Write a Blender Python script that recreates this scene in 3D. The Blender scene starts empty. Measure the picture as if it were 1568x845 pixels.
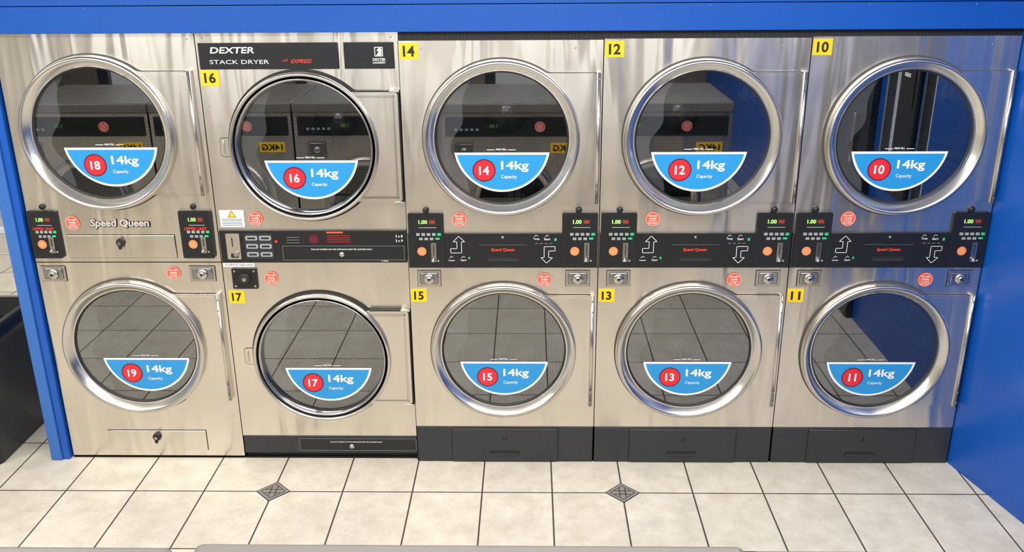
import bpy, bmesh, math, random
from mathutils import Vector, Matrix
from math import pi, sin, cos, atan2, radians
scene=bpy.context.scene
scene.view_settings.view_transform='Standard'

# ------------------------------------------------------------------ materials
def srgb(r,g,b):
    f=lambda c:(c/255/12.92 if c/255<=.04045 else ((c/255+.055)/1.055)**2.4)
    return (f(r),f(g),f(b),1)
def base(name):
    m=bpy.data.materials.new(name); m.use_nodes=True
    nt=m.node_tree; return m,nt,nt.nodes['Principled BSDF']
def plain(name,col,rough=.5,metal=0,emit=0,spec=None,var=0,vs=30):
    m,nt,p=base(name)
    p.inputs['Base Color'].default_value=col
    p.inputs['Roughness'].default_value=rough
    p.inputs['Metallic'].default_value=metal
    if spec is not None: p.inputs['Specular IOR Level'].default_value=spec
    if emit:
        p.inputs['Emission Color'].default_value=col; p.inputs['Emission Strength'].default_value=emit
    if var:
        N=nt.nodes.new; tc=N('ShaderNodeTexCoord'); n=N('ShaderNodeTexNoise'); n.inputs['Scale'].default_value=vs
        n.inputs['Detail'].default_value=4
        mr=N('ShaderNodeMapRange'); mr.inputs[3].default_value=1-var; mr.inputs[4].default_value=1+var
        h=N('ShaderNodeHueSaturation'); h.inputs['Color'].default_value=col
        nt.links.new(tc.outputs['Object'],n.inputs['Vector']); nt.links.new(n.outputs['Fac'],mr.inputs[0])
        nt.links.new(mr.outputs[0],h.inputs['Value']); nt.links.new(h.outputs[0],p.inputs['Base Color'])
    return m
def steel(name,col,rough=.24,aniso=.7,bump=.4):
    m,nt,p=base(name); N=nt.nodes.new; L=nt.links.new
    p.inputs['Metallic'].default_value=1
    p.inputs['Anisotropic'].default_value=aniso
    p.inputs['Anisotropic Rotation'].default_value=.25   # grain runs horizontally: highlights stretch vertically
    tg=N('ShaderNodeTangent'); tg.direction_type='RADIAL'; tg.axis='Z'
    L(tg.outputs[0],p.inputs['Tangent'])
    geo=N('ShaderNodeNewGeometry')
    mp=N('ShaderNodeMapping'); mp.inputs['Scale'].default_value=(4.6,1,.7)
    L(geo.outputs['Position'],mp.inputs['Vector'])
    n=N('ShaderNodeTexNoise'); n.inputs['Scale'].default_value=1.5; n.inputs['Detail'].default_value=1.5; n.inputs['Distortion'].default_value=.8
    L(mp.outputs[0],n.inputs['Vector'])
    bp=N('ShaderNodeBump'); bp.inputs['Strength'].default_value=bump; bp.inputs['Distance'].default_value=.035
    L(n.outputs['Fac'],bp.inputs['Height']); L(bp.outputs[0],p.inputs['Normal'])
    g=N('ShaderNodeTexNoise'); g.inputs['Scale'].default_value=5; g.inputs['Detail'].default_value=3
    L(geo.outputs['Position'],g.inputs['Vector'])
    r1=N('ShaderNodeMapRange'); r1.inputs[3].default_value=rough-.03; r1.inputs[4].default_value=rough+.06
    L(g.outputs['Fac'],r1.inputs[0]); L(r1.outputs[0],p.inputs['Roughness'])
    r2=N('ShaderNodeMapRange'); r2.inputs[3].default_value=.95; r2.inputs[4].default_value=1.05
    L(g.outputs['Fac'],r2.inputs[0])
    h=N('ShaderNodeHueSaturation'); h.inputs['Color'].default_value=col
    L(r2.outputs[0],h.inputs['Value']); L(h.outputs[0],p.inputs['Base Color'])
    return m
def glassmat(name,fac=.22,tint=.5):
    m=bpy.data.materials.new(name); m.use_nodes=True; nt=m.node_tree; nt.nodes.clear(); N=nt.nodes.new; L=nt.links.new
    o=N('ShaderNodeOutputMaterial'); mx=N('ShaderNodeMixShader'); t=N('ShaderNodeBsdfTransparent'); g=N('ShaderNodeBsdfGlossy')
    t.inputs[0].default_value=(tint,tint*1.02,tint*1.04,1); g.inputs['Roughness'].default_value=.01
    g.inputs[0].default_value=(.95,.98,1,1)
    lw=N('ShaderNodeLayerWeight'); lw.inputs[0].default_value=.25
    mr=N('ShaderNodeMapRange'); mr.inputs[3].default_value=fac; mr.inputs[4].default_value=.9
    L(lw.outputs['Fresnel'],mr.inputs[0]); L(mr.outputs[0],mx.inputs[0]); L(t.outputs[0],mx.inputs[1]); L(g.outputs[0],mx.inputs[2]); L(mx.outputs[0],o.inputs[0])
    return m
def perforated(name,mode):
    m,nt,p=base(name); N=nt.nodes.new; L=nt.links.new
    p.inputs['Metallic'].default_value=.4; p.inputs['Roughness'].default_value=.5
    tc=N('ShaderNodeTexCoord'); s=N('ShaderNodeSeparateXYZ'); L(tc.outputs['Object'],s.inputs[0])
    def M(op,a,b=None):
        n=N('ShaderNodeMath'); n.operation=op
        for i,v in enumerate((a,b)):
            if v is None: continue
            if isinstance(v,(int,float)): n.inputs[i].default_value=v
            else: L(v,n.inputs[i])
        return n.outputs[0]
    pitch=.018
    if mode=='back': A=s.outputs['X']; Bc=s.outputs['Z']
    else: A=s.outputs['Y']; Bc=s.outputs['X']
    a=M('DIVIDE',A,pitch); b=M('DIVIDE',Bc,pitch*.87)
    row=M('FLOOR',b); off=M('MULTIPLY',M('MODULO',M('ABSOLUTE',row),2.0),.5)
    fa=M('SUBTRACT',M('FRACT',M('ADD',a,off)),.5); fb=M('SUBTRACT',M('FRACT',b),.5)
    d=M('SQRT',M('ADD',M('MULTIPLY',fa,fa),M('MULTIPLY',fb,fb)))
    hole=M('LESS_THAN',d,.30)
    mx=N('ShaderNodeMix'); mx.data_type='RGBA'; mx.inputs['A'].default_value=(.12,.12,.122,1); mx.inputs['B'].default_value=(.015,.015,.015,1)
    L(hole,mx.inputs['Factor']); L(mx.outputs['Result'],p.inputs['Base Color'])
    return m
def floormat(tx,ty,sx,sy):
    m,nt,p=base('beige_floor_tile'); N=nt.nodes.new; L=nt.links.new
    geo=N('ShaderNodeNewGeometry'); s=N('ShaderNodeSeparateXYZ'); L(geo.outputs['Position'],s.inputs[0])
    def M(op,a,b=None):
        n=N('ShaderNodeMath'); n.operation=op
        for i,v in enumerate((a,b)):
            if v is None: continue
            if isinstance(v,(int,float)): n.inputs[i].default_value=v
            else: L(v,n.inputs[i])
        return n.outputs[0]
    u=M('DIVIDE',M('SUBTRACT',s.outputs['X'],tx),sx); v=M('DIVIDE',M('SUBTRACT',s.outputs['Y'],ty),sy)
    du=M('MULTIPLY',M('SUBTRACT',.5,M('ABSOLUTE',M('SUBTRACT',M('FRACT',u),.5))),sx)
    dv=M('MULTIPLY',M('SUBTRACT',.5,M('ABSOLUTE',M('SUBTRACT',M('FRACT',v),.5))),sy)
    d=M('MINIMUM',du,dv)
    gr=N('ShaderNodeMapRange'); gr.inputs[1].default_value=.0024; gr.inputs[2].default_value=.0042; gr.inputs[3].default_value=0; gr.inputs[4].default_value=1
    L(d,gr.inputs[0])
    n1=N('ShaderNodeTexNoise'); n1.inputs['Scale'].default_value=9; n1.inputs['Detail'].default_value=9; n1.inputs['Roughness'].default_value=.72
    L(geo.outputs['Position'],n1.inputs['Vector'])
    cr=N('ShaderNodeValToRGB'); cr.color_ramp.elements[0].position=.3; cr.color_ramp.elements[1].position=.7
    cr.color_ramp.elements[0].color=srgb(188,180,165); cr.color_ramp.elements[1].color=srgb(218,212,199)
    L(n1.outputs['Fac'],cr.inputs[0])
    n2=N('ShaderNodeTexNoise'); n2.inputs['Scale'].default_value=26; n2.inputs['Detail'].default_value=8; n2.inputs['Distortion'].default_value=2.5
    L(geo.outputs['Position'],n2.inputs['Vector'])
    ve=N('ShaderNodeMapRange'); ve.inputs[1].default_value=.62; ve.inputs[2].default_value=.72; ve.inputs[3].default_value=0; ve.inputs[4].default_value=.45
    L(n2.outputs['Fac'],ve.inputs[0])
    mv=N('ShaderNodeMix'); mv.data_type='RGBA'; mv.inputs['B'].default_value=srgb(168,157,140)
    L(ve.outputs[0],mv.inputs['Factor']); L(cr.outputs[0],mv.inputs['A'])
    wn=N('ShaderNodeTexWhiteNoise'); cb=N('ShaderNodeCombineXYZ'); L(M('FLOOR',u),cb.inputs[0]); L(M('FLOOR',v),cb.inputs[1]); L(cb.outputs[0],wn.inputs['Vector'])
    wr=N('ShaderNodeMapRange'); wr.inputs[3].default_value=.95; wr.inputs[4].default_value=1.04; L(wn.outputs['Value'],wr.inputs[0])
    hs=N('ShaderNodeHueSaturation'); L(wr.outputs[0],hs.inputs['Value']); L(mv.outputs['Result'],hs.inputs['Color'])
    mx=N('ShaderNodeMix'); mx.data_type='RGBA'; mx.inputs['A'].default_value=srgb(62,56,50)
    L(gr.outputs[0],mx.inputs['Factor']); L(hs.outputs[0],mx.inputs['B']); L(mx.outputs['Result'],p.inputs['Base Color'])
    rr=N('ShaderNodeMapRange'); rr.inputs[3].default_value=.7; rr.inputs[4].default_value=.32; L(gr.outputs[0],rr.inputs[0]); L(rr.outputs[0],p.inputs['Roughness'])
    bp=N('ShaderNodeBump'); bp.inputs['Strength'].default_value=.5; bp.inputs['Distance'].default_value=.002
    L(gr.outputs[0],bp.inputs['Height']); L(bp.outputs[0],p.inputs['Normal'])
    return m

STEEL=steel('brushed_stainless',(.76,.71,.635,1))
STEELD=steel('door_stainless',(.74,.695,.625,1),.24,.65,.35)
CHROME=plain('polished_ring_steel',(.62,.60,.565,1),.22,1)
CHROMED=plain('dark_chrome',(.45,.45,.46,1),.18,1)
SILVER=plain('silver_letters',srgb(205,203,198),.35,.3)
SEAM=plain('seam_black',(.012,.012,.012,1),.7)
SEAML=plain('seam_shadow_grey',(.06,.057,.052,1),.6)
BLACK=plain('black_console',srgb(22,24,27),.38,var=.1)
PLINTH=plain('charcoal_plinth',srgb(42,45,50),.42,var=.12,vs=12)
RUBBER=plain('black_rubber',(.01,.01,.011,1),.55)
WAVE=plain('grey_door_guard',srgb(140,142,146),.4)
GLASS=glassmat('dryer_door_glass')
DRUMB=perforated('perforated_drum_back','back'); DRUMS=perforated('perforated_drum_side','side')
WHITE=plain('white_print',(.85,.86,.87,1),.45)
BLUES=plain('decal_blue',srgb(36,142,206),.4)
RED=plain('decal_red',srgb(218,36,50),.4)
DRED=plain('decal_dark_red',srgb(96,18,40),.4)
ORANGE=plain('sticker_orange',srgb(228,92,66),.45)
ORANGE2=plain('sticker_light_orange',srgb(240,150,95),.45)
YELLOW=plain('label_yellow',srgb(248,198,10),.45)
INK=plain('ink_black',(.012,.012,.012,1),.5)
LED=plain('led_green',(.25,1,.1,1),.4,emit=2.2)
LEDOFF=plain('led_dim',(.1,.5,.08,1),.4,emit=.1)
LEDR=plain('led_red',(.3,.03,.02,1),.4,emit=.03)
BTN=plain('button_grey',srgb(150,155,158),.4)
GREEN=plain('button_green',srgb(40,190,120),.4)
REDTXT=plain('red_print',srgb(225,60,40),.4)
GOLD=plain('lock_brass',(.55,.52,.45,1),.25,1)
BLUEW=plain('blue_paint',srgb(10,80,172),.33,var=.05,vs=3)
BLUEL=plain('blue_paint_light',srgb(48,102,178),.4,var=.05,vs=3)
CEILM=plain('ceiling_white',srgb(225,225,222),.8,var=.02,vs=2)
WALLW=plain('wall_offwhite',srgb(205,203,196),.7,var=.03,vs=2)
WALLD=plain('wall_grey_taupe',srgb(120,112,104),.7,var=.03,vs=2)
FRAME=plain('window_frame_dark',srgb(34,38,46),.4)
GREYTOP=plain('washer_top_grey',srgb(112,108,104),.4,var=.06,vs=8)
BIN=plain('bin_black_plastic',srgb(44,47,53),.42,var=.1)
BAG=plain('bin_liner',srgb(18,18,20),.25)
TWHITE=plain('laminate_white',srgb(225,226,228),.4)
STONE1=plain('inlay_grey',srgb(130,127,122),.55,var=.25,vs=60)
STONE2=plain('inlay_dark',srgb(62,58,54),.55)
PAVE=plain('pavement',srgb(150,146,140),.8,var=.1,vs=3)
LAMPW=plain('fill_lamp_housing',srgb(235,235,235),.5)  # housing colour of the added ceiling fill lights
FLOORM=floormat(-1.5051,-.254,.302,.40)

# ------------------------------------------------------------------ mesh builder
_tc={}
def textmesh(s,bold,shear=0):
    k=(s,bold,shear)
    if k in _tc: return _tc[k]
    cu=bpy.data.curves.new('t','FONT'); cu.body=s; cu.size=1; cu.offset=bold; cu.shear=shear; cu.resolution_u=3
    cu.extrude=0
    ob=bpy.data.objects.new('t',cu); scene.collection.objects.link(ob)
    bpy.context.view_layer.update()
    me=bpy.data.meshes.new_from_object(ob)
    vs=[(v.co.x,v.co.y) for v in me.vertices]; fs=[tuple(p.vertices) for p in me.polygons]
    bpy.data.objects.remove(ob); bpy.data.curves.remove(cu); bpy.data.meshes.remove(me)
    x0=min(v[0] for v in vs);x1=max(v[0] for v in vs);y0=min(v[1] for v in vs);y1=max(v[1] for v in vs)
    _tc[k]=(vs,fs,x0,x1,y0,y1); return _tc[k]
class B:
    def __init__(s,name): s.bm=bmesh.new(); s.mats=[]; s.name=name
    def mi(s,m):
        if m not in s.mats: s.mats.append(m)
        return s.mats.index(m)
    def f(s,pts,m,smooth=False):
        try: fc=s.bm.faces.new([s.bm.verts.new(p) for p in pts])
        except ValueError: return
        fc.material_index=s.mi(m); fc.smooth=smooth
    def box(s,x0,x1,y0,y1,z0,z1,m,bev=0,seg=2):
        r=bmesh.ops.create_cube(s.bm,size=1)
        bmesh.ops.transform(s.bm,matrix=Matrix.Translation(((x0+x1)/2,(y0+y1)/2,(z0+z1)/2))@Matrix.Diagonal((x1-x0,y1-y0,z1-z0,1)),verts=r['verts'])
        fs=set(f for v in r['verts'] for f in v.link_faces)
        i=s.mi(m)
        for f in fs: f.material_index=i
        if bev:
            es=list(set(e for f in fs for e in f.edges))
            rr=bmesh.ops.bevel(s.bm,geom=es,offset=bev,segments=seg,affect='EDGES',profile=.5)
            for f in rr['faces']: f.material_index=i; f.smooth=True
    def prism(s,pts,y0,y1,m,m2=None):
        a=[s.bm.verts.new((x,y0,z)) for x,z in pts]; b=[s.bm.verts.new((x,y1,z)) for x,z in pts]
        i=s.mi(m); j=s.mi(m2 or m); n=len(pts)
        f=s.bm.faces.new(a); f.material_index=i
        f=s.bm.faces.new(b[::-1]); f.material_index=j
        for k in range(n):
            f=s.bm.faces.new((a[k],b[k],b[(k+1)%n],a[(k+1)%n])); f.material_index=j
    def lathe(s,cx,cz,prof,m,n=96,smooth=True):
        i=s.mi(m); rings=[]
        for r,y in prof:
            rings.append([s.bm.verts.new((cx+r*cos(2*pi*k/n),y,cz+r*sin(2*pi*k/n))) for k in range(n)] if r>1e-6 else [s.bm.verts.new((cx,y,cz))])
        for a,b in zip(rings,rings[1:]):
            for k in range(n):
                k2=(k+1)%n
                if len(a)==1: vs=(a[0],b[k],b[k2])
                elif len(b)==1: vs=(a[k],b[0],a[k2])
                else: vs=(a[k],b[k],b[k2],a[k2])
                f=s.bm.faces.new(vs); f.material_index=i; f.smooth=smooth
    def disc(s,cx,cz,r,y,m,n=48): s.f([(cx+r*cos(2*pi*k/n),y,cz+r*sin(2*pi*k/n)) for k in range(n)],m)
    def ring(s,cx,cz,r0,r1,y,m,n=64): s.lathe(cx,cz,[(r1,y),(r0,y)],m,n,False)
    def rect(s,x0,x1,z0,z1,y,m): s.f([(x0,y,z0),(x1,y,z0),(x1,y,z1),(x0,y,z1)],m)
    def frame(s,x0,x1,z0,z1,t,y,m):
        s.rect(x0,x1,z0,z0+t,y,m); s.rect(x0,x1,z1-t,z1,y,m); s.rect(x0,x0+t,z0+t,z1-t,y,m); s.rect(x1-t,x1,z0+t,z1-t,y,m)
    def stroke(s,pts,w,y,m,closed=True):
        n=len(pts)
        for k in range(n if closed else n-1):
            a=Vector(pts[k]); b=Vector(pts[(k+1)%n]); d=(b-a).normalized(); q=Vector((-d.y,d.x))*w/2; a=a-d*w/2; b=b+d*w/2
            s.f([(p.x,y,p.y) for p in (a-q,b-q,b+q,a+q)],m)
    def text(s,t,cx,cz,y,m,width=None,height=None,bold=0,shear=0,yplane=True):
        vs,fs,x0,x1,y0,y1=textmesh(t,bold,shear)
        sx=width/(x1-x0) if width else None; sz=height/(y1-y0) if height else None
        sx=sx or sz; sz=sz or sx
        V=[s.bm.verts.new((cx+(x-(x0+x1)/2)*sx,y,cz+(z-(y0+y1)/2)*sz)) for x,z in vs]
        i=s.mi(m)
        for f in fs:
            try: ff=s.bm.faces.new([V[k] for k in f]); ff.material_index=i
            except ValueError: pass
    def cyl(s,p0,p1,r,m,n=20,smooth=True,r2=None):
        p0=Vector(p0);p1=Vector(p1);d=p1-p0
        q=d.to_track_quat('Z','Y').to_matrix().to_4x4()
        rr=bmesh.ops.create_cone(s.bm,cap_ends=True,segments=n,radius1=r,radius2=r if r2 is None else r2,depth=d.length,matrix=Matrix.Translation((p0+p1)/2)@q)
        i=s.mi(m)
        for f in set(f for v in rr['verts'] for f in v.link_faces):
            f.material_index=i; f.smooth=smooth and len(f.verts)==4
    def plate_hole(s,x0,x1,z0,z1,y,cx,cz,r,m,n=96):
        ang=[2*pi*k/n for k in range(n)]+[atan2(z-cz,x-cx)%(2*pi) for x in (x0,x1) for z in (z0,z1)]
        ang=sorted(set(round(a,6) for a in ang))
        def out(a):
            c,t=cos(a),sin(a); d=[]
            if c>1e-6:d.append((x1-cx)/c)
            if c<-1e-6:d.append((x0-cx)/c)
            if t>1e-6:d.append((z1-cz)/t)
            if t<-1e-6:d.append((z0-cz)/t)
            k=min(d); return (cx+c*k,y,cz+t*k)
        I=[s.bm.verts.new((cx+r*cos(a),y,cz+r*sin(a))) for a in ang]; O=[s.bm.verts.new(out(a)) for a in ang]
        i=s.mi(m); N=len(ang)
        for k in range(N):
            f=s.bm.faces.new((I[k],I[(k+1)%N],O[(k+1)%N],O[k])); f.material_index=i
    def doorplate(s,cx,cz,rin,R,xt,h,y0,y1,m,grow=0,n=128,cr=.02):
        base_=[2*pi*k/n for k in range(n)]+[atan2(sg*h,xt)%(2*pi) for sg in(1,-1)]
        base_+= [ (atan2(sg*h,xt)+e)%(2*pi) for sg in (1,-1) for e in (.03,-.03)]
        ang=sorted(set(round(a,6) for a in base_))
        def rad(a):
            c,t=cos(a),sin(a)
            if c<=0: return R
            k=min(xt/max(c,1e-6),h/max(abs(t),1e-6))
            if abs(abs(atan2(t,c))-atan2(h,xt))<.004: k*=.985
            return max(R,k)
        i=s.mi(m); N=len(ang)
        I=[s.bm.verts.new((cx+rin*cos(a),y0,cz+rin*sin(a))) for a in ang]
        O=[s.bm.verts.new((cx+(rad(a)+grow)*cos(a),y0,cz+(rad(a)+grow)*sin(a))) for a in ang]
        Q=[s.bm.verts.new((cx+(rad(a)+grow)*cos(a),y1,cz+(rad(a)+grow)*sin(a))) for a in ang]
        for k in range(N):
            j=(k+1)%N
            for vs in ((I[k],I[j],O[j],O[k]),(O[k],O[j],Q[j],Q[k])):
                f=s.bm.faces.new(vs); f.material_index=i
    def done(s,parent=None,name=None,flip=True):
        bmesh.ops.recalc_face_normals(s.bm,faces=s.bm.faces) if flip else None
        me=bpy.data.meshes.new(name or s.name); s.bm.to_mesh(me); s.bm.free()
        for m in s.mats: me.materials.append(m)
        ob=bpy.data.objects.new(name or s.name,me); scene.collection.objects.link(ob)
        if parent: ob.parent=parent
        return ob
def rrect(x0,x1,z0,z1,r,n=5):
    pts=[]
    for (cx,cz,a0) in ((x1-r,z0+r,-pi/2),(x1-r,z1-r,0),(x0+r,z1-r,pi/2),(x0+r,z0+r,pi)):
        for k in range(n+1):
            a=a0+pi/2*k/n; pts.append((cx+r*cos(a),cz+r*sin(a)))
    return pts
def empty(name,loc):
    e=bpy.data.objects.new(name,None); e.location=loc; e.empty_display_size=.1; scene.collection.objects.link(e); return e

# ------------------------------------------------------------------ shared dryer parts
def capacity_decal(b,cx,cz,num,y):
    r=.192; top=cz-.055; bot=cz-.218; d=top-bot
    R=(r*r+d*d)/(2*d); zc=bot+R
    def seg(ins):
        RR=R-ins; zt=top-ins; a=math.asin(max(-1,min(1,(zt-zc)/RR)))
        A0=a; A1=-pi-a
        return [(cx+RR*cos(A0+(A1-A0)*k/48),zc+RR*sin(A0+(A1-A0)*k/48)) for k in range(49)]
    b.f([(x,y,z) for x,z in seg(0)],WHITE)
    b.f([(x,y-.0006,z) for x,z in seg(.009)],BLUES)
    qx=cx-.073; qz=top-.073
    b.disc(qx,qz,.047,y-.0012,DRED); b.disc(qx,qz,.042,y-.0018,RED)
    b.text(num,qx,qz,y-.0026,WHITE,height=.037,bold=.025)
    b.text('14kg',cx+.052,qz+.016,y-.0016,WHITE,width=.112,height=.046,bold=.022)
    b.text('Capacity',cx+.028,qz-.028,y-.0016,WHITE,width=.064,bold=.006)
    b.text('MAX FILL',cx-.002,top+.013,y,WHITE,width=.042,bold=.02)
    b.rect(cx-.06,cx-.028,top+.010,top+.0125,y,WHITE); b.rect(cx+.024,cx+.056,top+.010,top+.0125,y,WHITE)
def drum(b,cx,cz,r):
    b.lathe(cx,cz,[(r+.004,0.0),(r+.012,.03)],RUBBER)
    b.lathe(cx,cz,[(r+.012,.03),(r+.03,.09)],CHROMED)
    b.lathe(cx,cz,[(r+.03,.09),(r+.05,.6)],DRUMS)
    b.lathe(cx,cz,[(r+.05,.6),(.1,.62)],DRUMB)
    b.lathe(cx,cz,[(.1,.62),(.1,.60),(0,.60)],CHROMED)
    for k in range(3):
        a=radians(40+120*k); R=r+.03
        c,t=cos(a),sin(a)
        pts=[(cx+R*c-t*.05,cz+R*t+c*.05),(cx+(R-.07)*c-t*.012,cz+(R-.07)*t+c*.012),(cx+(R-.07)*c+t*.012,cz+(R-.07)*t-c*.012),(cx+R*c+t*.05,cz+R*t-c*.05)]
        b.prism(pts,.12,.58,DRUMS)
def guard(b,cx,cz,r):
    # moulded wavy guard seen behind the glass at the latch side
    a0,a1=118,238; n=28
    P=[(cx+(r-.001)*cos(radians(a0+(a1-a0)*k/n)),cz+(r-.001)*sin(radians(a0+(a1-a0)*k/n))) for k in range(n+1)]
    Q=[]
    for k in range(n+1):
        a=radians(a0+(a1-a0)*k/n); t=k/n
        w=.074*max(0,sin(pi*t))**.7*(1+.35*sin((1-t)*2*pi*1.6+.9))+.002
        Q.append((cx+(r-.002-w)*cos(a),cz+(r-.002-w)*sin(a)))
    for k in range(n):
        b.f([(P[k][0],.004,P[k][1]),(P[k+1][0],.004,P[k+1][1]),(Q[k+1][0],.008,Q[k+1][1]),(Q[k][0],.008,Q[k][1])],WAVE,True)
def sq_door(name,parent,cx,cz,xt,h,num,dx=0,dy=0,gdx=0):
    b=B(name); R=.312
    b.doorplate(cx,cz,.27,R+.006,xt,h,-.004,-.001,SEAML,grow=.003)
    b.doorplate(cx,cz,.27,R+.004,xt,h,-.014,-.002,STEELD)
    b.doorplate(cx,cz,.30,R+.0,xt-.010,h-.010,-.0152,-.0138,STEELD)
    b.lathe(cx,cz,[(.3125,-.013),(.3125,-.032),(.310,-.040),(.304,-.044),(.298,-.043),(.292,-.038),(.274,-.012),(.270,-.006),(.270,.004)],CHROME)
    b.lathe(cx,cz,[(.271,-.008),(.263,-.005),(.262,.004)],RUBBER)
    x=cx+xt-.003
    b.cyl((x,-.022,cz-h-.004),(x,-.022,cz+h+.004),.0075,CHROME)
    b.box(x-.009,x+.009,-.020,0,cz-h-.004,cz+h+.004,STEELD,.002)
    for z in (cz-h+.02,cz+h-.02,cz-h+.07,cz+h-.07):
        b.cyl((x,-.034,z),(x,-.028,z),.004,CHROMED,10)
    guard(b,cx,cz,.262)
    b.done(parent)
    g=B('door_glass'); g.disc(cx,cz,.264,-.002,GLASS,96); g.done(parent)
    d=B('capacity_decal'); capacity_decal(d,cx+dx,cz,num,-.0045); d.done(parent,flip=False)
def round_sticker(b,x,z,r=.031,y=-.003):
    b.disc(x,z,r,y,ORANGE); b.ring(x,z,r*.90,r*.94,y-.0004,WHITE,32)
    b.text('Pay with',x,z+r*.42,y-.0006,WHITE,width=r*1.1,bold=.02)
    b.text('mobile',x,z+r*.08,y-.0006,WHITE,width=r*.95,bold=.02)
    for dx in (-.38,.02,.38):
        b.frame(x+r*(dx-.14),x+r*(dx+.14),z-r*.68,z-r*.2,.0014,y-.0006,WHITE)
def yellow_label(b,x0,z1,num,w=.073,h=.062,y=-.003):
    b.box(x0,x0+w,y,0,z1-h,z1,YELLOW)
    b.text(num,x0+w/2,z1-h/2,y-.0008,INK,height=h*.66,width=w*.62,bold=.03)
def coin_lock(b,x0,x1,z0,z1,dark=False):
    b.prism(rrect(x0,x1,z0,z1,.004),-.005,0,CHROME if not dark else BLACK)
    b.frame(x0-.002,x1+.002,z0-.002,z1+.002,.002,-.0008,SEAM)
    cx,cz=(x0+x1)/2,(z0+z1)/2
    b.frame(x0+.010,x1-.010,z0+.010,z1-.008,.0015,-.0055,SEAM)
    b.box(x0+.012,x1-.012,-.009,-.004,z0+.012,z1-.010,CHROMED,.002)
    b.lathe(cx,cz,[(.022,-.009),(.022,-.015),(.018,-.018),(0,-.018)],CHROME,32)
    b.lathe(cx,cz,[(.0235,-.0092),(.022,-.0094)],SEAM,32)
    b.lathe(cx,cz,[(.012,-.018),(.011,-.022),(0,-.022)],GOLD,24)
    b.lathe(cx,cz,[(.006,-.0222),(0,-.0224)],INK,16)
    for sx in (x0+.007,x1-.007):
        for sz in (z0+.007,z1-.007): b.lathe(sx,sz,[(.003,-.005),(.0025,-.0065),(0,-.007)],CHROMED,10)
def control_box(b,x0,x1,z0,z1,lab=False):
    w=x1-x0; H=z1-z0
    b.prism(rrect(x0,x1,z0,z1,.008),-.012,0,BLACK)
    y=-.0126
    b.frame(x0+.006,x1-.006,z0+.006,z1-.006,.0012,y,PLINTH)
    b.rect(x0+w*.28,x0+w*.80,z1-.052,z1-.024,y,INK)
    b.text('1.00',x0+w*.42,z1-.038,y-.0008,LED,height=.016,width=w*.24,bold=.02)
    b.rect(x0+w*.60,x0+w*.76,z1-.045,z1-.031,y-.0004,LEDR)
    b.rect(x0+w*.30,x0+w*.80,z1-.064,z1-.061,y,BTN)
    if lab: b.text('UPPER UNIT',(x0+x1)/2,z1-.078,y,REDTXT,width=w*.72,bold=.02)
    zz=z1-.092
    for k in range(4):
        b.box(x0+w*(.22+.15*k),x0+w*(.32+.15*k),-.015,-.012,zz-.005,zz+.006,BTN)
    b.box(x0+w*.82,x0+w*.92,-.015,-.012,zz-.005,zz+.006,GREEN)
    for k in range(3):
        b.box(x0+w*(.30+.15*k),x0+w*(.40+.15*k),-.015,-.012,zz-.024,zz-.014,BTN)
    b.box(x0+w*.76,x0+w*.88,-.015,-.012,zz-.022,zz-.014,GREEN)
    b.disc(x0+w*.36,z0+H*.30,.019,y-.0004,ORANGE2,24); b.ring(x0+w*.36,z0+H*.30,.014,.0155,y-.0008,ORANGE,24)
    xs=x0+w*.70
    b.prism(rrect(xs-.011,xs+.011,z0+.024,z0+H*.46,.004),-.015,-.012,CHROMED)
    b.rect(xs-.0018,xs+.0018,z0+.055,z0+H*.42,-.0156,INK)
    b.cyl((xs,-.015,z0+.04),(xs-.004,-.03,z0+.034),.006,CHROME,12)
    b.cyl((xs+.018,-.013,z0+.03),(xs+.018,-.017,z0+.03),.004,BTN,10)
def arrow(b,cx,cz,flip,s=.0027,y=-.0115):
    P=[(1,14),(10,5),(5,5),(5,-13),(-12,-13),(-12,-6),(-2,-6),(-2,5),(-8,5)]
    if flip: P=[(-x,-z) for x,z in P]
    b.stroke([(cx+x*s,cz+z*s) for x,z in P],.0022,y,WHITE)
def logo_text(b,t,x,z,w,m,out=None,y=-.003,h=None):
    if out: b.text(t,x+.0015,z-.0015,y,out,width=w,height=h,bold=.055,shear=.1); y-=.0008
    b.text(t,x,z,y,m,width=w*(.975 if out else 1),height=h*(.90) if (h and out) else h,bold=.03,shear=.1)

def cabinet(parent,doors,zsplit,ztop,z0=.18,W=.8,depth=1.0,edge=.0035):
    """sheet-steel cabinet with round door openings; doors=[(cx,cz,r)] lower first"""
    b=B('cabinet'); g=edge/2
    x0,x1=g,W-g
    (lx,lz,lr),(ux,uz,ur)=doors
    b.plate_hole(x0,x1,z0,zsplit-.002,0,lx,lz,lr,STEEL)
    b.plate_hole(x0,x1,zsplit+.002,ztop,0,ux,uz,ur,STEEL)
    b.rect(x0,x1,zsplit-.002,zsplit+.002,.004,SEAM)
    b.rect(-g,x0,0,ztop,.006,SEAM); b.rect(x1,W+g,0,ztop,.006,SEAM)
    for x in (x0,x1): b.f([(x,0,0),(x,depth,0),(x,depth,ztop),(x,0,ztop)],STEEL)
    b.f([(x0,0,ztop),(x1,0,ztop),(x1,depth,ztop),(x0,depth,ztop)],STEEL)
    b.f([(x0,depth,0),(x1,depth,0),(x1,depth,ztop),(x0,depth,ztop)],STEEL)
    b.f([(x0,0,.001),(x1,0,.001),(x1,depth,.001),(x0,depth,.001)],SEAM)
    for k,(cx,cz,r) in enumerate(doors): drum(b,cx,cz,r-.012)
    b.done(parent)

def screws(b,pts,r=.004):
    for x,z in pts: b.lathe(x,z,[(r,0),(r*.8,-.002),(0,-.0026)],CHROMED,10)

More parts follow.
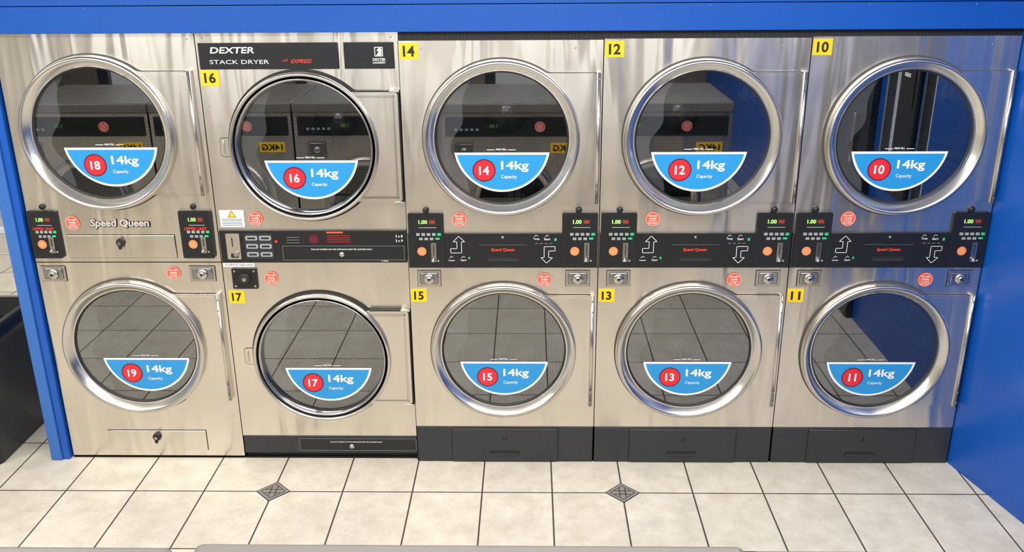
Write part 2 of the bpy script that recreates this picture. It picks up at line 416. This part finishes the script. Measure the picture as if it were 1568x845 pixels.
# ---- machines 14/15,12/13,10/11
def black_console_dryer(x,ztop,nu,nl,blank=False,dxu=0,dxl=0):
    E=empty('stacked_tumble_dryer',(x,0,0))
    zu,zl=1.487,.558
    cabinet(E,[(.4,zl,.272),(.4,zu,.272)],.94,ztop,z0=.18)
    sq_door('upper_door',E,.4,zu,.387,.26,nu,dx=dxu); sq_door('lower_door',E,.4,zl,.382,.258,nl,dx=dxl)
    b=B('control_panel')
    b.box(.004,.796,-.010,0,.942,1.093,BLACK,.002)
    control_box(b,.008,.155,.944,1.181); control_box(b,.647,.794,.944,1.181)
    for xx in (.083,.715): b.lathe(xx,1.193,[(.013,0),(.013,-.010),(.009,-.016),(0,-.017)],BLACK,20)
    arrow(b,.214,1.043,False); arrow(b,.586,1.0,True)
    logo_text(b,'Speed Queen',.4,1.020,.098,REDTXT,y=-.0112)
    b.rect(.30,.50,1.0425,1.0432,-.0112,BTN)
    b.prism(rrect(.335,.468,.972,.990,.008),-.0112,-.009,SEAM); b.prism(rrect(.34,.463,.971,.982,.005),-.014,-.010,PLINTH)
    b.lathe(.40,1.075,[(.006,-.010),(.006,-.012),(0,-.012)],CHROMED,16)
    for sx,sz,txt in ((.185,.975,'Lower'),(.235,.975,'Upper'),(.54,1.068,'Temp'),(.585,1.068,'Start')):
        b.text(txt,sx,sz,-.0112,WHITE,width=.026,bold=.01)
        b.stroke([(sx-.008,sz+.010),(sx-.002,sz+.018),(sx+.006,sz+.013)],.0016,-.0112,WHITE,False)
    b.rect(.255,.262,.98,.99,-.0112,GREEN); b.rect(.615,.624,1.06,1.072,-.0112,GREEN)
    for k in range(4): b.rect(.535+.02*k,.547+.02*k,1.048,1.050,-.0112,BTN)
    b.rect(.165,.166,.944,1.09,-.0112,INK); b.rect(.635,.636,.944,1.09,-.0112,INK)
    b.done(E,flip=True)
    b=B('coin_lock'); coin_lock(b,.038,.135,.857,.926); b.done(E); b=B('coin_lock_right'); coin_lock(b,.665,.765,.857,.926); b.done(E)
    b=B('stickers'); round_sticker(b,.22,1.152); round_sticker(b,.574,.885); yellow_label(b,.005,ztop-.008,nu); yellow_label(b,.006,.842,nl,.066,.058)
    screws(b,[(.09,ztop-.03),(.69,ztop-.03),(.03,.90),(.78,.70)]); b.done(E)
    b=B('plinth')
    b.box(.004,.796,-.004,.05,0,.178,PLINTH,.002)
    b.box(.162,.638,-.012,-.002,.006,.172,PLINTH,.003); b.rect(.158,.1605,.004,.175,-.0046,INK); b.rect(.6395,.642,.004,.175,-.0046,INK)
    b.prism(rrect(.328,.468,.040,.062,.009),-.0128,-.010,SEAM); b.prism(rrect(.334,.462,.038,.050,.005),-.016,-.011,PLINTH)
    b.lathe(.4,.125,[(.009,-.012),(.009,-.015),(0,-.015)],INK,16)
    b.done(E)
    return E
black_console_dryer(0,1.872,'14','15')
black_console_dryer(.8,1.876,'12','13',dxu=-.008)
black_console_dryer(1.6,1.880,'10','11',dxu=-.008,dxl=-.004)

# ---- machine 18/19 (steel fronted)
def steel_front_dryer(x,y):
    E=empty('stacked_tumble_dryer',(x,y,0)); zu,zl=1.508,.564; cu,cl=.368,.378
    cabinet(E,[(cl,zl,.272),(cu,zu,.272)],.957,1.904,z0=.012)
    sq_door('upper_door',E,cu,zu,.400,.25,'18',dx=.035); sq_door('lower_door',E,cl,zl,.396,.25,'19',dx=.035)
    b=B('control_panel')
    control_box(b,.006,.130,.978,1.187,True); control_box(b,.645,.779,.978,1.187,True)
    logo_text(b,'Speed Queen',.39,1.128,.255,SILVER,INK,-.003,.046)
    for (x0,x1,z0,z1,kz) in ((.156,.614,.978,1.078,1.048),(.183,.633,.044,.144,.115)):
        b.frame(x0-.002,x1+.002,z0-.002,z1+.002,.003,-.0006,SEAM)
        b.box(x0,x1,-.006,-.001,z0,z1,STEELD,.002)
        b.lathe((x0+x1)/2,kz,[(.018,-.006),(.018,-.016),(.014,-.022),(0,-.022)],INK,28)
        b.prism(rrect((x0+x1)/2-.006,(x0+x1)/2+.008,kz-.026,kz+.02,.005),-.026,-.02,RUBBER)
        b.lathe((x0+x1)/2,kz,[(.007,-.0262),(0,-.0264)],CHROMED,16)
    for xx in (.075,.71): b.lathe(xx,1.203,[(.012,0),(.012,-.008),(0,-.010)],INK,18)
    b.done(E)
    b=B('coin_lock'); coin_lock(b,.020,.123,.872,.940); coin_lock(b,.660,.768,.872,.940); b.done(E)
    b=B('stickers'); round_sticker(b,.190,1.132); round_sticker(b,.588,.908)
    screws(b,[(.03,1.88),(.77,1.88),(.03,1.24),(.03,.80),(.03,.25),(.77,.22)]); b.done(E)
    return E
steel_front_dryer(-1.6,.02)

# ---- machine 16/17 (black name plate, strip console)
def nameplate_dryer(x,y):
    E=empty('stacked_tumble_dryer',(x,y,0)); zu,zl=1.452,.517; c=.402
    cabinet(E,[(c,zl,.275),(c,zu,.275)],.957,1.904,z0=.118)
    for nm,cz,h,num in (('upper_door',zu,.224,'16'),('lower_door',zl,.224,'17')):
        b=B(nm); R=.300
        b.doorplate(c,cz,.27,R+.008,.392,h,-.004,-.001,SEAM,grow=.005)
        b.doorplate(c,cz,.27,R+.003,.390,h,-.026,-.002,STEELD)
        b.stroke([(c+.20,cz+h-.016),(c+.372,cz+h-.016),(c+.372,cz-h+.016),(c+.20,cz-h+.016)],.004,-.0275,CHROME,False)
        b.stroke([(c+.22,cz+h-.021),(c+.367,cz+h-.021),(c+.367,cz-h+.021),(c+.22,cz-h+.021)],.0015,-.0275,CHROMED,False)
        b.lathe(c,cz,[(.302,-.024),(.302,-.036),(.298,-.041),(.291,-.041),(.288,-.034)],CHROME)
        b.lathe(c,cz,[(.288,-.034),(.286,-.026),(.280,-.026)],RUBBER)
        b.lathe(c,cz,[(.280,-.026),(.279,-.034),(.275,-.036),(.268,-.022),(.266,.004)],CHROMED)
        # finger grip pressed into the latch side
        b.prism(rrect(c-.350,c-.290,cz-.040,cz+.040,.014),-.0012,0,SEAM)
        b.prism(rrect(c-.348,c-.290,cz-.038,cz+.038,.013),-.0024,0,STEELD)
        b.box(c-.338,c-.330,-.008,-.001,cz-.028,cz+.028,STEELD,.003)
        b.box(c+.388,c+.3935,-.030,0,cz-h-.004,cz+h+.004,RUBBER,.001)
        for s in (1,-1): b.box(c+.355,c+.395,-.032,-.002,cz+s*(h+.003)-.004,cz+s*(h+.003)+.004,CHROME,.002)
        b.box(c+.22,c+.355,-.024,-.002,cz+h,cz+h+.005,INK,.001)
        guard(b,c,cz,.262); b.done(E)
        g=B('door_glass'); g.disc(c,cz,.267,-.002,GLASS,96); g.done(E)
        d=B('capacity_decal'); capacity_decal(d,c+.018,cz,num,-.0045); d.done(E,flip=False)
    b=B('name_plate')
    b.box(.011,.561,-.006,0,1.764,1.866,BLACK,.002); b.box(.584,.781,-.006,0,1.764,1.866,BLACK,.002)
    b.text('DEXTER',.145,1.838,-.0075,WHITE,width=.175,height=.024,bold=.02,shear=.15)
    b.text('STACK DRYER',.170,1.793,-.0075,WHITE,width=.235,height=.016,bold=.0)
    b.text('EXPRESS',.415,1.795,-.0075,REDTXT,width=.085,height=.015,bold=.02,shear=.4)
    b.rect(.34,.362,1.795,1.798,-.0075,REDTXT); b.rect(.352,.362,1.802,1.804,-.0075,REDTXT)
    b.frame(.705,.738,1.812,1.848,.003,-.0075,WHITE)
    b.f([(.712,-.0075,1.816),(.732,-.0075,1.816),(.733,-.0075,1.84),(.724,-.0075,1.846),(.714,-.0075,1.834),(.721,-.0075,1.83)],WHITE)
    b.text('DEXTER',.722,1.800,-.0075,WHITE,width=.05,bold=.02); b.text('LAUNDRY',.722,1.788,-.0075,WHITE,width=.05,bold=.02)
    b.done(E)
    b=B('control_panel')
    b.box(.006,.795,-.010,0,.962,1.100,BLACK,.002); y=-.0112
    b.prism(rrect(.034,.092,.974,1.088,.003),-.014,-.010,STEELD); b.rect(.058,.062,1.03,1.07,-.0146,INK); b.cyl((.075,-.012,1.0),(.075,-.03,1.0),.010,CHROME,14)
    b.prism(rrect(.05,.08,.982,1.0,.003),-.018,-.013,INK)
    b.prism(rrect(.112,.232,.975,1.088,.003),-.012,-.010,PLINTH)
    for k in range(3):
        for j in range(2):
            b.prism(rrect(.118+.058*j,.168+.058*j,.986+.036*k,1.006+.036*k,.006),-.016,-.011,BTN); b.rect(.126+.058*j,.160+.058*j,.992+.036*k,1.0+.036*k,-.0165,INK)
    b.disc(.245,1.052,.006,y,REDTXT,20)
    b.box(.27,.785,-.013,-.010,.970,1.034,BLACK,.001); b.frame(.27,.785,.970,1.034,.0012,-.0136,BTN)
    b.text('THE LINT SCREEN ON THIS APPLIANCE MUST BE CLEANED DAILY',.52,1.018,-.0138,WHITE,width=.26,bold=.01)
    b.lathe(.52,.996,[(.011,-.013),(.011,-.018),(0,-.018)],CHROME,20)
    b.disc(.405,1.062,.020,y,DRED,28); 
    b.frame(.36,.45,1.045,1.085,.001,y-.0002,DRED)
    b.rect(.46,.53,1.088,1.095,y,ORANGE)
    for k in range(4): b.rect(.462,.56,1.050+.009*k,1.0515+.009*k,y,REDTXT)
    for k in range(3): b.rect(.29,.345,1.0455+.012*k,1.047+.012*k,y,BTN)
    b.text('3 x 8',.765,1.075,y,WHITE,width=.030,bold=.01); b.text('3 x 9',.765,1.055,y,WHITE,width=.030,bold=.01)
    b.text('T-30X2',.70,.9665,y-.003,WHITE,width=.03)
    b.prism(rrect(.040,.148,.838,.930,.004),-.008,0,BLACK); b.lathe(.094,.884,[(.026,-.008),(.026,-.016),(.02,-.02),(0,-.02)],RUBBER,32); b.lathe(.094,.884,[(.009,-.0202),(0,-.021)],GOLD,20)
    for sx,sz in ((.052,.85),(.136,.85),(.052,.918),(.136,.918)): b.disc(sx,sz,.005,-.0086,CHROME,12)
    b.rect(.006,.140,.936,.953,-.002,WHITE); b.text('ACCEPTS $1 & $2 COINS',.073,.9445,-.0028,INK,width=.12,bold=.01)
    b.done(E)
    b=B('stickers')
    b.rect(.016,.118,1.113,1.187,-.002,WHITE); b.f([(.052,-.0026,1.157),(.084,-.0026,1.157),(.068,-.0026,1.184)],YELLOW); b.stroke([(.052,1.157),(.084,1.157),(.068,1.184)],.002,-.003,INK)
    for k in range(5): b.rect(.024,.108,1.120+.007*k,1.122+.007*k,-.0026,INK)
    round_sticker(b,.166,1.150); round_sticker(b,.207,.885); yellow_label(b,.008,1.762,'16'); yellow_label(b,.015,.827,'17',.068,.058)
    screws(b,[(.03,1.885),(.77,1.885),(.03,1.62),(.70,1.23)]); b.done(E)
    b=B('plinth')
    b.box(.004,.796,-.004,.05,.03,.118,PLINTH,.002); b.box(.004,.796,.02,.05,0,.03,INK)
    b.box(.260,.795,-.008,-.003,.045,.108,BLACK,.001); b.frame(.26,.795,.045,.108,.0014,-.0086,BTN)
    b.text('THE LINT SCREEN ON THIS APPLIANCE MUST BE CLEANED DAILY',.52,.090,-.009,WHITE,width=.24,bold=.01)
    b.lathe(.50,.068,[(.011,-.008),(.011,-.014),(0,-.014)],CHROME,20); b.done(E)
    return E
nameplate_dryer(-.8,.02)

# ------------------------------------------------------------------ room
def simple(name,fn,flip=True):
    b=B(name); fn(b); return b.done(flip=flip)
def fl(b): b.f([(-5,-7,0),(2.62,-7,0),(2.62,3,0),(-5,3,0)],FLOORM)
simple('floor',fl)
flo=bpy.data.objects['floor']
for k in range(-2,2):
    for yy in (-.254,):
        cx=-.599+1.51*k; b=B('inlay_tile'); h=.070
        P=lambda s,z:[(cx+s,yy,z),(cx,yy+s,z),(cx-s,yy,z),(cx,yy-s,z)]
        b.f(P(h+.006,.0008),SEAM); b.f(P(h,.0014),STONE1)
        def q(a,c,w=.004,z=.0020):
            a=Vector(a);c=Vector(c);d=(c-a).normalized();n=Vector((-d.y,d.x))*w
            b.f([(cx+p.x,yy+p.y,z) for p in(a-n,c-n,c+n,a+n)],STONE2)
        r=.035; e=.052
        for s in (1,-1):
            q((0,e*s),(e*s,0),.002); q((e*s,0),(0,-e*s),.002)
        for a,c in (((-r,-.012),(r,-.012)),((-r,.012),(r,.012)),((-.012,-r),(-.012,r)),((.012,-r),(.012,r))): q(a,c,.0022,.0024)
        b.done(flo,flip=False)
simple('ceiling',lambda b:b.f([(-5,-7,2.75),(2.62,-7,2.75),(2.62,3,2.75),(-5,3,2.75)],CEILM))
def bulk(b):
    b.box(-1.9,2.6,-.012,1.1,1.906,2.008,BLUEW,.003); b.box(-1.9,2.6,-.020,1.1,2.010,2.75,BLUEW,.003)
    for x in (-1.2,-.62,0.0,.60,1.2,1.8,2.2): b.lathe(x,1.998,[(.005,-.012),(.004,-.014),(0,-.0145)],BLUEL,12)
simple('wall_bulkhead',bulk)
def brush(b):
    b.box(0,2.40,.02,.06,1.86,1.906,INK)
    n=420
    random.seed(3)
    for k in range(n):
        x=.0+2.4*k/n; d=random.uniform(-.002,.002); z=1.874+random.uniform(-.001,.006)
        b.f([(x,.012,1.906),(x+.0028,.012,1.906),(x+.0028+d,.010,z),(x+d,.010,z)],INK)
simple('trim_1',brush)
# right wall: splayed beside the machines, then straight, with two tall slot windows either side of a dark notice board
SW=[(-1.12,-.98),(-1.62,-1.40)]
def rw(b):
    q=lambda x0,y0,x1,y1,z0,z1,m=BLUEW:b.f([(x0,y0,z0),(x1,y1,z0),(x1,y1,z1),(x0,y0,z1)],m)
    q(2.404,1.1,2.404,0,0,2.75); q(2.404,0,2.53,-.545,0,2.75)
    X=2.53
    ys=[-.545]
    for c,a in SW:
        q(X,ys[-1],X,a,0,2.75); q(X,a,X,c,0,.9); q(X,a,X,c,2.35,2.75)
        for y in (a,c): b.f([(X,y,.9),(X+.09,y,.9),(X+.09,y,2.35),(X,y,2.35)],TWHITE)
        ys.append(c)
    q(X,-1.62,X,-7,0,2.75)
simple('wall_right',rw)
for i,(a,c) in enumerate(SW):
    b=B('window_%d'%(i+4))
    for y in (a,c-.012): b.box(2.54,2.58,y,y+.012,.9,2.35,FRAME)
    b.box(2.54,2.58,a,c,.9,.92,FRAME); b.box(2.54,2.58,a,c,2.33,2.35,FRAME); b.done()
E=empty('notice_board',(2.528,-1.26,1.5))
b=B('board_panel'); b.box(-.022,0,-.12,.12,-.6,.75,FRAME,.003); b.done(E)
b=B('board_poster'); b.box(-.026,-.0225,-.08,.08,-.1,.2,INK); b.box(-.028,-.026,-.06,.06,.10,.13,WHITE); b.box(-.028,-.026,-.06,.02,.05,.07,WHITE); b.done(E)
E=empty('unseen_dark_panel',(2.528,-2.55,0))  # unseen black panel, put in so the dryer glass reflects dark
b=B('dark_panel_leaf'); b.box(-.04,0,-.80,.85,0.01,2.25,FRAME,.004); b.box(-.06,-.04,.62,.66,.95,1.25,CHROME,.004); b.done(E)
def part(b):
    b.box(-1.690,-1.640,-.01,1.1,0,2.75,BLUEL,.004)
    b.box(-1.640,-1.608,0.0,1.1,0,2.75,BLUEW,.003)
simple('wall_partition',part)
simple('wall_left',lambda b:b.f([(-5,-7,0),(-5,3,0),(-5,3,2.75),(-5,-7,2.75)],WALLW))
simple('wall_back',lambda b:(b.f([(-5,3,0),(2.62,3,0),(2.62,3,2.75),(-5,3,2.75)],WALLW)))
def front(b):
    y0,y1=-7.1,-7.0
    b.box(-5,2.62,y0,y1,0,.35,WALLD); b.box(-5,2.62,y0,y1,2.45,2.75,WALLD)
    for x0,x1 in ((-5,-4.5),(-2.9,-2.2),(-.5,0),(1.7,2.62)): b.box(x0,x1,y0,y1,.35,2.45,WALLD)
simple('wall_front',front)
wins=[(-4.5,-2.9),(-2.2,-.5),(0,1.7)]
for i,(a,c) in enumerate(wins):
    b=B('window_%d'%(i+1)); y0,y1=-7.09,-7.01
    n=2
    b.box(a,c,y0,y1,.35,.41,FRAME); b.box(a,c,y0,y1,2.39,2.45,FRAME)
    for k in range(n+1):
        x=a+(c-a-.12)*k/n; b.box(x,x+.12,y0,y1,.35,2.45,FRAME)
    b.done()
simple('pavement_outside',lambda b:b.f([(-12,-16,-.05),(12,-16,-.05),(12,-7.12,-.05),(-12,-7.12,-.05)],PAVE))

# ------------------------------------------------------------------ island of front-load washers opposite the dryers
def washer_meshes():
    W=.95;H=1.25;D=.85;parts=[]
    b=B('washer_cabinet')
    b.plate_hole(.004,W-.004,.12,1.02,0,.475,.60,.24,STEEL)
    b.box(.004,W-.004,.0,.02,1.02,1.18,STEEL)
    for x in (.004,W-.004): b.f([(x,0,0),(x,D,0),(x,D,1.18),(x,0,1.18)],STEEL)
    b.f([(.004,D,0),(W-.004,D,0),(W-.004,D,1.2),(.004,D,1.2)],STEEL)
    b.box(.0,W,-.015,D,1.18,1.25,GREYTOP,.012); b.box(.004,W-.004,.02,.06,0,.12,PLINTH)
    b.lathe(.475,.60,[(.24,0),(.25,.5),(0,.5)],DRUMB)
    parts.append(('washer_cabinet',b))
    b=B('washer_door')
    b.lathe(.475,.60,[(.29,-.001),(.29,-.04),(.275,-.055),(.25,-.05),(.225,-.02)],CHROME); b.disc(.475,.60,.228,-.022,GLASS,64)
    b.box(.20,.235,-.05,-.002,.55,.65,CHROME,.006)
    parts.append(('washer_door',b))
    b=B('washer_controls')
    b.box(.03,W-.03,-.012,0,1.03,1.16,BLACK,.003)
    b.rect(.55,.66,1.08,1.12,-.0125,INK); b.text('1.00',.605,1.10,-.0132,LEDOFF,width=.05)
    for k in range(5): b.box(.70+.035*k,.72+.035*k,-.016,-.012,1.07,1.085,BTN)
    round_sticker(b,.30,1.095,.035,-.0135)
    b.box(.06,.23,-.004,0,.92,.985,YELLOW); b.text('14KG',.145,.953,-.0052,INK,width=.14,height=.042,bold=.03)
    coin_lock(b,.74,.86,.88,.99)
    parts.append(('washer_controls',b))
    return parts
wm=[(n,b.done(None)) for n,b in washer_meshes()]
for i,xr in enumerate((.880,-.105,-1.06,-2.015,1.838)):
    E=empty('front_load_washer',(xr,-2.32 if i==0 else -2.332,0)); E.rotation_euler=(0,0,pi)
    for n,o in wm:
        if i==0: o.parent=E
        else:
            o2=bpy.data.objects.new(n,o.data); scene.collection.objects.link(o2); o2.parent=E

# ------------------------------------------------------------------ bin and folding table beyond the partition
E=empty('rubbish_bin',(-2.13,.17,0))
def loft(b,secs,m,smooth=False):
    R=[]
    for (hx,hy,z,r) in secs:
        R.append([b.bm.verts.new((x,y,z)) for x,y in rrect(-hx,hx,-hy,hy,r)])
    for a,c in zip(R,R[1:]):
        n=len(a)
        for k in range(n):
            f=b.bm.faces.new((a[k],a[(k+1)%n],c[(k+1)%n],c[k])); f.material_index=b.mi(m); f.smooth=True
    f=b.bm.faces.new(R[0]); f.material_index=b.mi(m); f=b.bm.faces.new(R[-1]); f.material_index=b.mi(m)
b=B('bin_body')
loft(b,[(.23,.23,0,.04),(.25,.25,.56,.05),(.265,.27,.57,.05),(.265,.27,.62,.05),(.245,.255,.62,.05),(.22,.23,.40,.05)],BIN)
b.done(E)
b=B('bin_liner'); loft(b,[(.267,.272,.55,.05),(.272,.280,.59,.05),(.268,.276,.635,.05),(.24,.25,.64,.05),(.21,.22,.45,.05)],BAG); b.done(E)
E=empty('folding_table',(-2.75,1.2,0))
b=B('table_top'); b.box(-.75,.75,-.35,.35,.82,.86,TWHITE,.008); b.done(E)
b=B('table_frame')
for x in (-.7,.7):
    for y in (-.3,.3): b.cyl((x,y,0),(x,y,.82),.02,CHROME)
b.box(-.7,.7,-.31,-.29,.2,.23,CHROME); b.box(-.7,.7,.29,.31,.2,.23,CHROME); b.done(E)
E=empty('laundry_basket',(-2.35,1.15,.861))
b=B('basket_body'); loft(b,[(.20,.14,0,.04),(.25,.19,.24,.05),(.265,.205,.245,.05),(.265,.205,.262,.05),(.24,.18,.262,.05),(.19,.13,.02,.04)],TWHITE)
for k in range(7):
    b.box(-.19+.06*k,-.165+.06*k,-.188,-.165,.06,.2,BIN,.003)
b.done(E)

# ------------------------------------------------------------------ lights
def fill_ceiling_lamp(x,y,w=1.25,d=.35,p=55,rot=0,z=2.75):  # unseen ceiling panel with an area light, added to light the room
    E=empty('fill_ceiling_light',(x,y,z)); E.rotation_euler=(0,0,rot)
    b=B('fill_light_housing'); b.box(-w/2-.03,w/2+.03,-d/2-.03,d/2+.03,-.045,-.001,LAMPW,.006); b.done(E)
    l=bpy.data.lights.new('fill_area_light','AREA'); l.shape='RECTANGLE'; l.size=w; l.size_y=d; l.energy=p; l.color=(1,.965,.91)
    o=bpy.data.objects.new('fill_area_light',l); scene.collection.objects.link(o); o.parent=E; o.location=(0,0,-.05)
for x in (-3.2,-1.4,.3,1.75): fill_ceiling_lamp(x,-1.5,p=46)
for x in (-2.6,-.3,1.7): fill_ceiling_lamp(x,-4.6,p=50)
fill_ceiling_lamp(-3.0,1.7,p=50)  # added to brighten the left back area that the bulkhead cuts off
w=bpy.data.worlds.new('World'); scene.world=w; w.use_nodes=True
bg=w.node_tree.nodes['Background']; bg.inputs[0].default_value=(.90,.95,1,1); bg.inputs[1].default_value=2.4

# ------------------------------------------------------------------ camera
p,yaw,roll=.3502,.0203,-.0072
F=Vector((-sin(yaw)*cos(p),cos(yaw)*cos(p),-sin(p))); R=Vector((cos(yaw),sin(yaw),0)); U=R.cross(F)
R2=cos(roll)*R+sin(roll)*U; U2=-sin(roll)*R+cos(roll)*U
M=Matrix((R2,U2,-F)).transposed().to_4x4(); M.translation=(.5111,-3.6359,2.229)
cd=bpy.data.cameras.new('camera'); cd.sensor_width=36; cd.lens=36*1400/1568; cd.clip_start=.05
co=bpy.data.objects.new('camera',cd); scene.collection.objects.link(co); co.matrix_world=M; scene.camera=co
